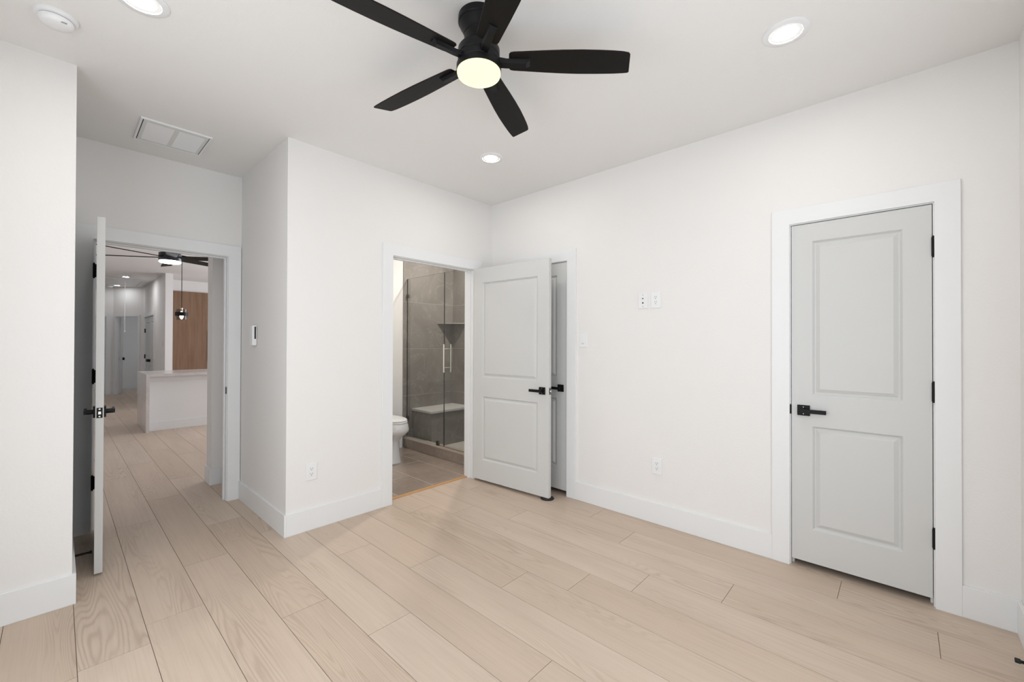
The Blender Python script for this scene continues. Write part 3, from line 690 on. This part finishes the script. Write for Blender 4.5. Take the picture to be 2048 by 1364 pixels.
for k in range(6):
    a = R(25 + 60 * k)
    if b0 is None:
        tw = R(-12); pts = [(0.10, -0.03), (0.2, -0.055), (0.75, -0.06), (0.76, -0.05), (0.76, 0.05), (0.75, 0.06), (0.2, 0.055), (0.10, 0.03)]
        g = lambda h: (lambda x, y: (x, y * math.cos(tw), -0.362 + h + y * math.sin(tw)))
        o = b0 = MB().prism(pts, g(-.004), g(.004)).build('blade', BLADE, lf)
    else: o = b0.copy(); COL.objects.link(o); o.parent = lf
    o.rotation_euler = (0, 0, a)
# corridor: double closet doors, attic hatch, end walls with two doorways
HD = empty('door_5', (1.478, 12.42, 0)); struct(HD, 'pale double closet doors on the far corridor wall', 'door')
for y0, y1 in ((0.0, 0.723), (0.727, 1.45)):
    m = leaf_mesh(y1 - y0, 1.93, 0.035, 1, (0.12, y1 - y0 - .12), ((0.2, 0.78), (0.96, 1.8))); o = m.build('door_leaf', DOORM, HD); o.rotation_euler = (0, 0, R(90)); o.location = (0.01, y0, 0.015)
for y in (0.66, 0.79): 
    MB().box(-0.05, 0.01, y - 0.03, y + 0.03, 0.87, 0.93).build('door_handle', BLACK, HD)
for z in (1.62, 0.98): MB().box(-0.012, 0.01, 1.44, 1.47, z - 0.05, z + 0.05).build('hinge', BLACK, HD)
frame('trim_6', lambda u, d, z: (1.478 + d, u, z), 12.42, 13.87, 1.95, both=False, label='white casing around the corridor closet doors', stop=False)
t = plate_root('light_switch', (1.478, 11.28, 1.30), '-X', 'white light switch on the bright corridor wall beyond the island', 'light switch'); plate(t)
MB().box(-0.0165, 0.0165, 0.006, 0.0085, -0.03, 0.03).build('rocker', PLASTIC, t)
ah = empty('attic_hatch', (0.95, 13.35, H)); tag(ah, 'square white attic hatch in the corridor ceiling', 'attic hatch')
b = MB(); ring_pts(b, 0.46, 0.75, 0.36, 0.65, 0, -0.016); b.build('frame', TRIM, ah, bevel=0.003)
MB().box(-0.355, 0.355, -0.645, 0.645, -0.008, -0.001).build('panel', TRIM, ah)
pc = empty('pull_cord', (1.02, 12.85, H - 0.018)); tag(pc, 'thin white pull cord hanging from the attic hatch', 'pull cord')
MB().tube((0, 0, 0), (0, 0, -1.12), 0.006).build('cord', PLASTIC, pc)
MB().lathe([(0.004, -1.12), (0.016, -1.14), (0.016, -1.16), (0.003, -1.175)], 0, 0, 16).build('knob', PLASTIC, pc, smooth=True)
sd2 = MB().lathe([(0.07, 0), (0.07, -0.02), (0.05, -0.038), (0.01, -0.04)], 0, 0, 32).build('smoke_detector', PLASTIC, smooth=True, loc=(0.86, 14.45, H)); tag(sd2, 'round white smoke detector at the far end of the corridor ceiling', 'smoke detector')
EY = 14.72; EX = 0.955
wallbox('wall_hall_end', 'X', EY, EY + 0.1, -1.2, EX, [(0.12, 0.84, 0, 2.0)], label='end wall of the corridor with the left doorway')
frame('trim_7', lambda u, d, z: (u, EY + d, z), 0.138, 0.822, 1.982, depth=0.1, both=False, label='white casing around the far left doorway', stop=False, cw=0.085)
s2 = math.sqrt(.5)
ang = lambda u, d, z: (EX + u * s2 + d * s2, EY - u * s2 + d * s2, z)
def diag_wall():
    b = MB(); L = 0.76
    for u0, u1, z0, z1 in ((0, 0.04, 0, H), (0.625, L, 0, H), (0.04, 0.625, 2.0, H)):
        b.prism([(u0, z0), (u1, z0), (u1, z1), (u0, z1)], lambda u, z: ang(u, 0, z), lambda u, z: ang(u, 0.1, z))
    bmesh.ops.remove_doubles(b.bm, verts=b.bm.verts, dist=1e-4)
    return b.build('wall_hall_angled', WALL)
struct(diag_wall(), 'angled corridor end wall with the right doorway', 'wall')
frame('trim_8', ang, 0.058, 0.607, 1.982, depth=0.1, both=False, label='white casing around the far right doorway', stop=False, cw=0.05)
def far_leaf(name, loc, a, label):
    r = empty(name, loc, a); struct(r, label, 'door')
    m = leaf_mesh(0.45, 1.96, 0.035, 1, (0.08, 0.37), ((0.2, 0.78), (0.96, 1.8))); m.build('door_leaf', DOORM, r, loc=(0, 0, 0.012))
    for sy in (0.02, -0.055): MB().box(0.37, 0.43, sy - 0.018, sy + 0.018, 0.86, 0.93).build('door_handle', BLACK, r)
far_leaf('door_6', (*ang(0.062, 0.10, 0)[:2], 0), R(81), 'open door in the far right corridor doorway')
far_leaf('door_7', (0.815, EY + 0.10, 0), R(92), 'open door in the far left corridor doorway')
wallbox('wall_far_room', 'X', 16.35, 16.45, -1.2, 2.6, label='grey wall of the room beyond the corridor')
wallbox('wall_far_room_right', 'Y', 2.5, 2.6, 14.0, 16.4, label='right wall of the room beyond the corridor')
baseboard('baseboard_far_room', -1.2, 2.5, 16.335, 16.35)
